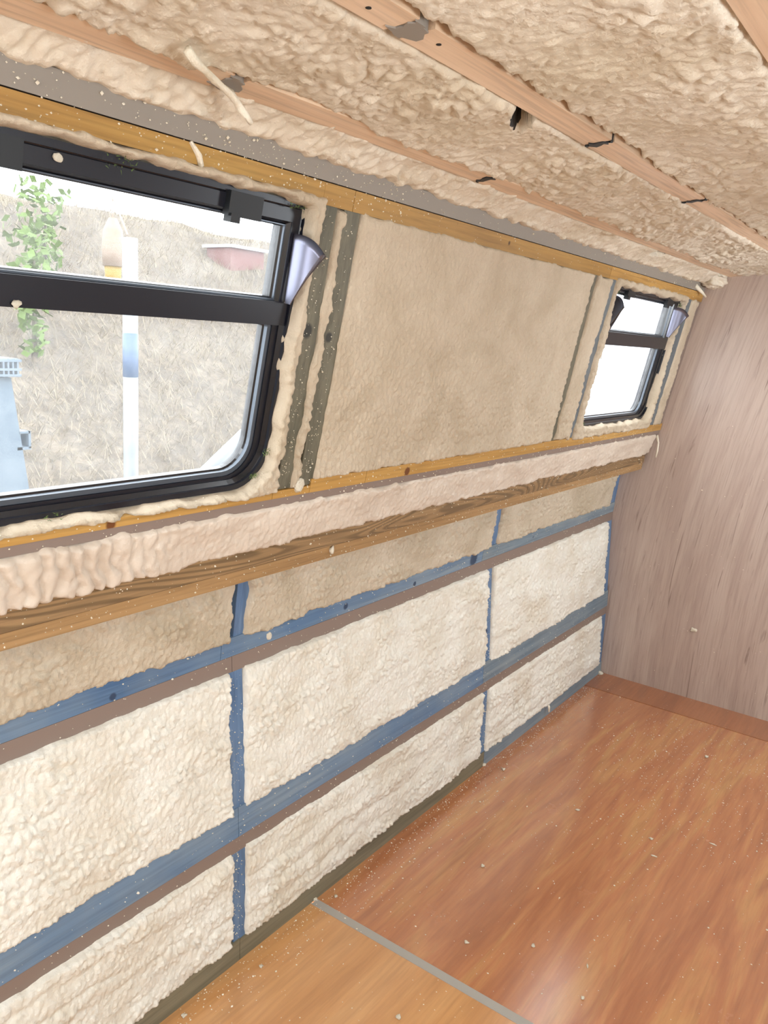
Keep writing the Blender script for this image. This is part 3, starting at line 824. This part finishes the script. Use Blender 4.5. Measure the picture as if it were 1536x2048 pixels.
drip([(2.97, 1.2, .064), (2.972, 1.19, .05), (2.972, 1.188, .028)], [.006, .005, .003], 'small foam dribble over the blue base batten near the far corner')
# foam lump filling the roof corner at the bulkhead
mb = MB(); 
U, V = np.meshgrid(np.linspace(0, 2 * np.pi, 60), np.linspace(0, np.pi, 34), indexing='ij')
rr = 1 + .34 * fbm(U * 2.2 / 2 + 5, V * 2.4, 611, 3) * np.sin(V)
rr = rr * np.where(U > 2 * np.pi - .3, 1, 1)
blend = sstep(2 * np.pi - .8, 2 * np.pi, U); r0 = np.broadcast_to(rr[:1], rr.shape); rr = rr * (1 - blend) + r0 * blend
P = np.stack([3.545 + .075 * rr * np.sin(V) * np.cos(U), .928 + .05 * rr * np.sin(V) * np.sin(U), 1.812 + .042 * rr * np.cos(V)], -1)
link('foam_lump', grid_mesh('foam_lump', P), M['foam_ceil'], ceiling)

# ------------------------------------------------------------------ foam crumbs
def crumb_mesh(i):
    r = np.random.default_rng(i); mb = MB()
    import bmesh
    bm = bmesh.new(); bmesh.ops.create_icosphere(bm, subdivisions=2, radius=1.0)
    for v in bm.verts:
        f = 1 + .30 * math.sin(v.co.x * 3 + i) * math.cos(v.co.y * 4 + i * 2) + .18 * r.normal()
        v.co *= f
    me = bpy.data.meshes.new('foam_crumb'); bm.to_mesh(me); bm.free()
    me.materials.append(M['crumb']); me.polygons.foreach_set('use_smooth', [True] * len(me.polygons)); return me
CM = [crumb_mesh(i) for i in range(4)]
def crumb(i, loc, size, label, rz=0.0):
    o = bpy.data.objects.new('foam_crumb', CM[i % 4]); col.objects.link(o)
    o.scale = size; o.location = loc; o.rotation_euler = (0, 0, rz)
    return tag(o, label, 'foam crumb', 'loose foam crumbs')
def ray_floor(px, py, z=0.0):
    d = R @ np.array([px - 768.0, py - 1024.0, F_PX]); t = (z - EYE) / d[2]; return (d[0] * t, d[1] * t)
for i, (px, py, a, b, lab) in enumerate([
        (797, 2036, .0065, .0055, 'largest cream foam crumb on the amber floor sheet'),
        (672, 1794, .0055, .0045, 'chunky foam crumb on the red floor just past the joint, by the wall'),
        (630, 1800, .0065, .0055, 'foam crumb sitting on the wall end of the grey floor joint'),
        (933, 1886, .006, .0045, 'foam crumb between the grey joint and the glare on the floor'),
        (1066, 1893, .005, .005, 'round foam crumb at the edge of the window glare on the floor'),
        (1165, 1997, .0045, .004, 'small foam crumb lying on the right side of the floor glare'),
        (1175, 1933, .007, .002, 'curled sliver of foam right of the floor glare'),
        (1302, 1679, .006, .0045, 'foam crumb above the thin straight sliver on the red floor'),
        (1308, 1713, .010, .0028, 'thin straight foam sliver in the middle of the red floor'),
        (1155, 1621, .007, .004, 'flat foam crumb on the darker streak of the red floor'),
        (1413, 1515, .0075, .006, 'round foam crumb on the red floor near the plywood bulkhead'),
        (1007, 1540, .0075, .006, 'foam crumb on the red floor close to the second hull stud'),
        (965, 1733, .006, .005, 'foam crumb on the red floor between base batten and joint'),
        (1426, 1689, .010, .0025, 'slanting foam sliver on the red floor toward the frame edge'),
        (522, 1934, .0045, .004, 'tiny bright foam crumb on the amber sheet nearer the wall'),
        (368, 2033, .006, .005, 'foam crumb on the amber sheet in the very bottom corner'),
        (967, 1531, .010, .008, 'foam clump at the foot of the second hull stud'),
        (1199, 1348, .016, .012, 'foam clump in the corner where bulkhead meets wall')]):
    x, y = ray_floor(px, py)
    crumb(i, (x, y, min(a, b) * .55), (a, b, min(a, b) * .7), lab, .6 * i)
d = R @ np.array([1388 - 768., 1260 - 1024., F_PX]); t = XB / d[0]
crumb(2, (XB - .002, d[1] * t, EYE + d[2] * t), (.004, .013, .009), 'flat foam fleck stuck low on the plywood bulkhead')
crumb(2, C3(1.222, .026, .004), (.013, .007, .017), 'foam blob squeezed out between the twin olive studs at the lower rail')
crumb(1, C3(.652, .533, OF - .002), (.006, .004, .006), 'foam fleck stuck on the top member of the big window frame')
crumb(3, C3(.608, .344, OF - .001), (.006, .004, .005), 'foam fleck stuck on the crossbar of the big window')
crumb(0, (1.385, 1.106, 1.022), (.007, .005, .009), 'pale foam bit stuck on the gunwale timber lip')
crumb(1, tuple(hull(np.float64(1.33), np.float64(.797), np.float64(.003))), (.008, .004, .010), 'foam bit stuck on the upper blue stringer')

def specks(name, n, place, size, label, parent=None, cat=None):
    """countless tiny flecks as one mesh of little octahedra"""
    V_, F_ = [], []
    for i in range(n):
        p, nrm = place(i)
        s = random.uniform(*size) * (1 if random.random() < .9 else 1.8)
        a, b, c_ = s * random.uniform(.6, 1.4), s * random.uniform(.6, 1.4), s * random.uniform(.5, 1.0)
        k_ = len(V_)
        for dx, dy, dz in ((a, 0, 0), (-a, 0, 0), (0, b, 0), (0, -b, 0), (0, 0, c_), (0, 0, -c_)):
            V_.append((p[0] + dx + nrm[0] * c_ * .5, p[1] + dy + nrm[1] * c_ * .5, p[2] + dz + nrm[2] * c_ * .5))
        for f in ((0, 2, 4), (2, 1, 4), (1, 3, 4), (3, 0, 4), (2, 0, 5), (1, 2, 5), (3, 1, 5), (0, 3, 5)):
            F_.append(tuple(k_ + j for j in f))
    o = link(name, pydata(name, V_, F_), M['crumb'], parent)
    return tag(o, label, cat, kind='stuff')
def on_floor(i):
    x = random.uniform(.7, 3.55)
    q = random.random()
    if q < .35: y = 1.198 - abs(random.gauss(0, .05))
    elif q < .55:
        x = 2.9 + random.gauss(0, .35); y = random.gauss(.62, .18)
    else: y = random.uniform(-.3, 1.19)
    return (min(x, 3.58), min(y, 1.2), 0), (0, 0, 1)
specks('foam_crumbs', 3400, on_floor, (.0007, .0019), 'fine scatter of pale foam crumbs over the varnished floor', None, 'foam dust')
def on_timber(i):
    q = random.random(); u = random.uniform(.4, 3.5)
    if q < .22: p = C3(u if random.random() < .5 else random.uniform(.4, 1.4), random.uniform(.56, .63), .003)
    elif q < .36: p = C3(u, random.uniform(-.01, .034), .003)
    elif q < .60:
        z = random.uniform(1.005, 1.07); p = (u, 1.1055 + (1.07 - z) * .1, z)
    elif q < .67: p = C3(random.choice([1.162, 1.23]) + random.uniform(0, .03), .05 + .5 * random.random() ** 1.6, .001)
    elif q < .78: p = tuple(hull(np.float64(random.choice([1.205, 2.41]) + random.uniform(0, .038)), np.float64(random.uniform(.06, .74)), np.float64(.0)))
    elif q < .90: p = tuple(hull(np.float64(u), np.float64(random.uniform(.30, .40)), np.float64(.003)))
    else: p = tuple(hull(np.float64(u), np.float64(random.uniform(.745, .82)), np.float64(.003)))
    return p, (0, -1, 0)
specks('foam_flecks_on_timber', 3000, on_timber, (.0006, .0019), 'fine pale foam flecks spattered over the wall timbers', wall_left)
specks('foam_flecks_on_bulkhead', 130, lambda i: ((XB, random.uniform(-.2, 1.15), random.uniform(.05, 1.3)), (-1, 0, 0)), (.0008, .002), 'sparse pale foam flecks spattered on the plywood bulkhead', wall_front)

# ------------------------------------------------------------------ outside
def bank_mat():
    k = NT('dry_grass_bank')
    v = k.coords((1, 1, 1)); n1 = k.noise(v, 1.4, 6, 0.65, .8); n2 = k.noise(v, 14.0, 5, .7, 1.0)
    c = k.ramp(n1, [(.3, lin((84, 74, 63))), (.5, lin((102, 91, 77))), (.7, lin((116, 104, 89)))])
    c = k.mix(k.ramp(n2, [(.4, (.6, .6, .6, 1)), (.6, B0)]), c, lin((56, 50, 44)))
    k.l(c, k.b.inputs['Base Color']); k.b.inputs['Roughness'].default_value = .95
    k.bump(n2, .8, .06); return k.m
M['bank'] = bank_mat()
M['grass'] = plain('dry_grass_blades', (124, 114, 97), .9)
M['pale_pole'] = plain('pale_painted_pole', (116, 121, 125), .5)
M['blue_pole'] = plain('blue_pole_wrap', (72, 92, 120), .5)
M['stand'] = plain('pale_blue_plastic', (100, 114, 126), .45)
M['stand_dark'] = plain('shadow_grey_plastic', (120, 128, 136), .6)
M['leaf'] = plain('bright_leaf', (76, 98, 30), .7)
M['tarp'] = plain('white_sheeting', (236, 236, 236), .6)
M['tarp2'] = plain('grey_white_sheeting', (196, 199, 206), .6)
M['cream'] = plain('cream_canvas', (124, 106, 90), .7)
M['yellow'] = plain('yellow_canvas', (130, 104, 30), .7)
M['red'] = plain('faded_red_panel', (112, 78, 74), .7)

def bz(x, y):
    y = np.asarray(y, float)
    base = np.interp(y, [1.4, 2.6, 5.0, 10.0, 13.0, 40.0], [-1.0, -.95, .28, 2.85, 3.3, 3.4])
    return base + .10 * fbm(np.asarray(x) / 1.3, y / 1.3, 701, 3)
U, V = np.meshgrid(np.linspace(-3, 34, 160), np.concatenate([np.linspace(1.45, 13, 110), np.linspace(13.4, 40, 20)]), indexing='ij')
ground = o = link('ground_outside', grid_mesh('ground', np.stack([U, V, bz(U, V)], -1)), M['bank'])
tag(o, 'sloping bank of dry pale grass seen through the window', 'bank', kind='structure')
gv, gf = [], []
for i in range(26000):
    y = random.uniform(3.2, 11.5); x = random.uniform(.35, 1.3) * y
    z = float(bz(x, y)) if i % 1 == 0 else 0
    a = random.uniform(0, 6.28); L = random.uniform(.05, .24); w = .0025 + .0003 * y
    tilt = random.uniform(.1, 1.0)
    tip = (x + math.cos(a) * L * (1 - tilt * .5), y + math.sin(a) * L * .5, z + L * tilt)
    k_ = len(gv); gv += [(x - w, y, z - .01), (x + w, y, z - .01), tip]; gf.append((k_, k_ + 1, k_ + 2))
o = link('dry_grass', pydata('dry_grass', gv, gf), M['grass'], ground)
tag(o, 'matted dry grass blades covering the bank outside', None, kind='stuff')

def at_y(px, py, y):
    d = R @ np.array([px - 768.0, py - 1024.0, F_PX]); t = y / d[1]; return Vector((d[0] * t, y, EYE + d[2] * t))
# upright pole with a blue band
p = at_y(261, 700, 3.2)
root = tag(empty('upright_pole'), 'pale upright pole with a blue band standing outside the big window', 'pole')
mb = MB(); zb = float(bz(p.x, p.y)) - .1
mb.tube([(p.x, p.y, zb), (p.x, p.y, 1.86)], .034, 14); mb.build('pole', M['pale_pole'], root, True)
mb = MB(); mb.tube([(p.x, p.y, 1.24), (p.x, p.y, 1.44)], .0352, 14); mb.build('blue_band', M['blue_pole'], root, True)
# leaning pole
a, b = at_y(398, 957, 2.7), at_y(560, 800, 2.7)
mb = MB(); d_ = (b - a); a2 = a - d_ * 1.3; b2 = b + d_ * .8
zfoot = float(bz(a2.x, a2.y)); 
mb.tube([a2, b2], .030, 12)
tag(mb.build('leaning_pole', M['pale_pole'], None, True), 'pale slanting pole leaning low outside the big window', 'pole')
# cream and yellow bag hanging beside the pole
p = at_y(226, 520, 3.6); root = tag(empty('canvas_bag'), 'cream and yellow canvas bag hung beside the upright pole', 'bag')
mb = MB(); mb.tube([(p.x, p.y, p.z - .03), (p.x, p.y, p.z + .06), (p.x, p.y, p.z + .14), (p.x, p.y, p.z + .2)], [.050, .054, .048, .020], 12); mb.build('hood', M['cream'], root, True)
mb = MB(); mb.tube([(p.x, p.y, p.z - .12), (p.x, p.y, p.z - .03)], [.036, .042], 10); mb.build('body', M['yellow'], root, True)
mb = MB(); mb.tube([(p.x, p.y, p.z + .19), (p.x, p.y, p.z + .3), at_y(261, 470, 3.2) + Vector((0, .02, 0))], .004, 6); mb.build('strap', M['cream'], root)
# pale blue plastic stand with a grating on top
p = at_y(14, 735, 2.6); root = tag(empty('plastic_stand'), 'pale blue plastic stand with a small grating on top outside the window', 'stand')
zb = float(bz(p.x, p.y)) - .05
def sx(px, py): return at_y(px, py, 2.6)
L0, R0 = sx(-25, 755), sx(22, 755); L1, R1 = sx(-40, 1000), sx(62, 1000)
foot = p.z - zb; k_ = (zb - L0.z) / (L1.z - L0.z)
L2, R2 = L0 + (L1 - L0) * k_, R0 + (R1 - R0) * k_
mb = MB(); dy = Vector((0, .12, 0)); dz_ = Vector((0, .25, 0))
mb.hexa([L0, R0, R0 + dy, L0 + dy, L2, R2, R2 + dz_, L2 + dz_]); mb.build('column', M['stand'], root)
for i in range(14):
    t = i / 14 * .62 + .25; q = R0 + (R2 - R0) * t
    mb = MB(); mb.box((q.x - .004, q.y - .012, q.z - .005), (q.x + .016, q.y + .03, q.z + .006)); mb.build('rib', M['stand'], root)
for i in range(6):
    q = sx(-18 + i * 9.5, 735); mb = MB(); mb.box((q.x - .003, q.y - .02, q.z - .03), (q.x + .003, q.y + .14, q.z + .03)); mb.build('grating_bar', M['stand'], root)
for zz in (720, 738, 750):
    q0, q1 = sx(-22, zz), sx(36, zz); mb = MB(); mb.box((q0.x, q0.y - .022, q0.z - .004), (q1.x, q0.y - .012, q0.z + .004)); mb.build('grating_rail', M['stand'], root)
q = sx(50, 880); mb = MB()
for (x0, x1, z0, z1) in ((-.028, .022, -.034, -.024), (.014, .022, -.03, .03), (-.02, .02, .022, .03)):
    mb.box((q.x + x0, q.y, q.z + z0), (q.x + x1, q.y + .05, q.z + z1))
mb.build('bracket', M['stand'], root)
# shrubs on the bank
def shrub(px, py, y, r, n, lab):
    c = at_y(px, py, y); g = float(bz(c.x, c.y)); V_, F_ = [], []
    top = c.z + r
    for i in range(n):
        t = random.random(); zz = g + .1 + (top - g) * t
        a_ = random.uniform(0, 6.28); q_ = r * random.random() ** .5 * (.4 + .6 * t)
        p_ = Vector((c.x + q_ * math.cos(a_), c.y + q_ * math.sin(a_), zz)); d1 = Vector((random.gauss(0, 1), random.gauss(0, 1), random.gauss(0, 1))).normalized() * .05
        d2 = Vector((random.gauss(0, 1), random.gauss(0, 1), random.gauss(0, 1))).normalized() * .035
        k2 = len(V_); V_ += [p_ - d1, p_ + d2, p_ + d1, p_ - d2]; F_.append((k2, k2 + 1, k2 + 2, k2 + 3))
    root = tag(empty('shrub'), lab, 'shrub', 'shrubs on the bank')
    link('leaves', pydata('leaves', V_, F_), M['leaf'], root)
    mb = MB(); mb.tube([(c.x, c.y, g - .1), (c.x + .03, c.y, g + (top - g) * .8)], [.03, .008], 6); mb.build('stem', M['bank'], root)
shrub(85, 445, 7.5, .28, 260, 'upper bright yellow-green shrub on the bank outside')
shrub(62, 520, 6.5, .22, 220, 'lower bright yellow-green shrub on the bank outside')
# faded red cabin beyond the bank
c = at_y(495, 520, 9.0); root = tag(empty('red_shed'), 'faded red shed on the bank seen through the top light', 'shed')
g = float(bz(c.x, c.y)) - .2
mb = MB(); mb.box((c.x - .34, c.y, g), (c.x + .34, c.y + .5, c.z + .14)); mb.build('wall', M['red'], root)
mb = MB(); mb.box((c.x - .38, c.y - .06, c.z + .14), (c.x + .38, c.y + .56, c.z + .18)); mb.build('roof', M['tarp2'], root)
# white sheeted polytunnel outside the small window
root = tag(empty('sheeted_shelter'), 'white sheeted shelter standing outside the small far window', 'shelter')
mb = MB(); mb.box((7.2, 2.7, -1.0), (15, 2.76, 3.4)); mb.build('sheet_wall', M['tarp2'], root)
mb = MB(); mb.box((6.2, 2.62, -1.0), (8.45, 2.68, 1.42)); mb.build('sheet_panel', M['tarp'], root)
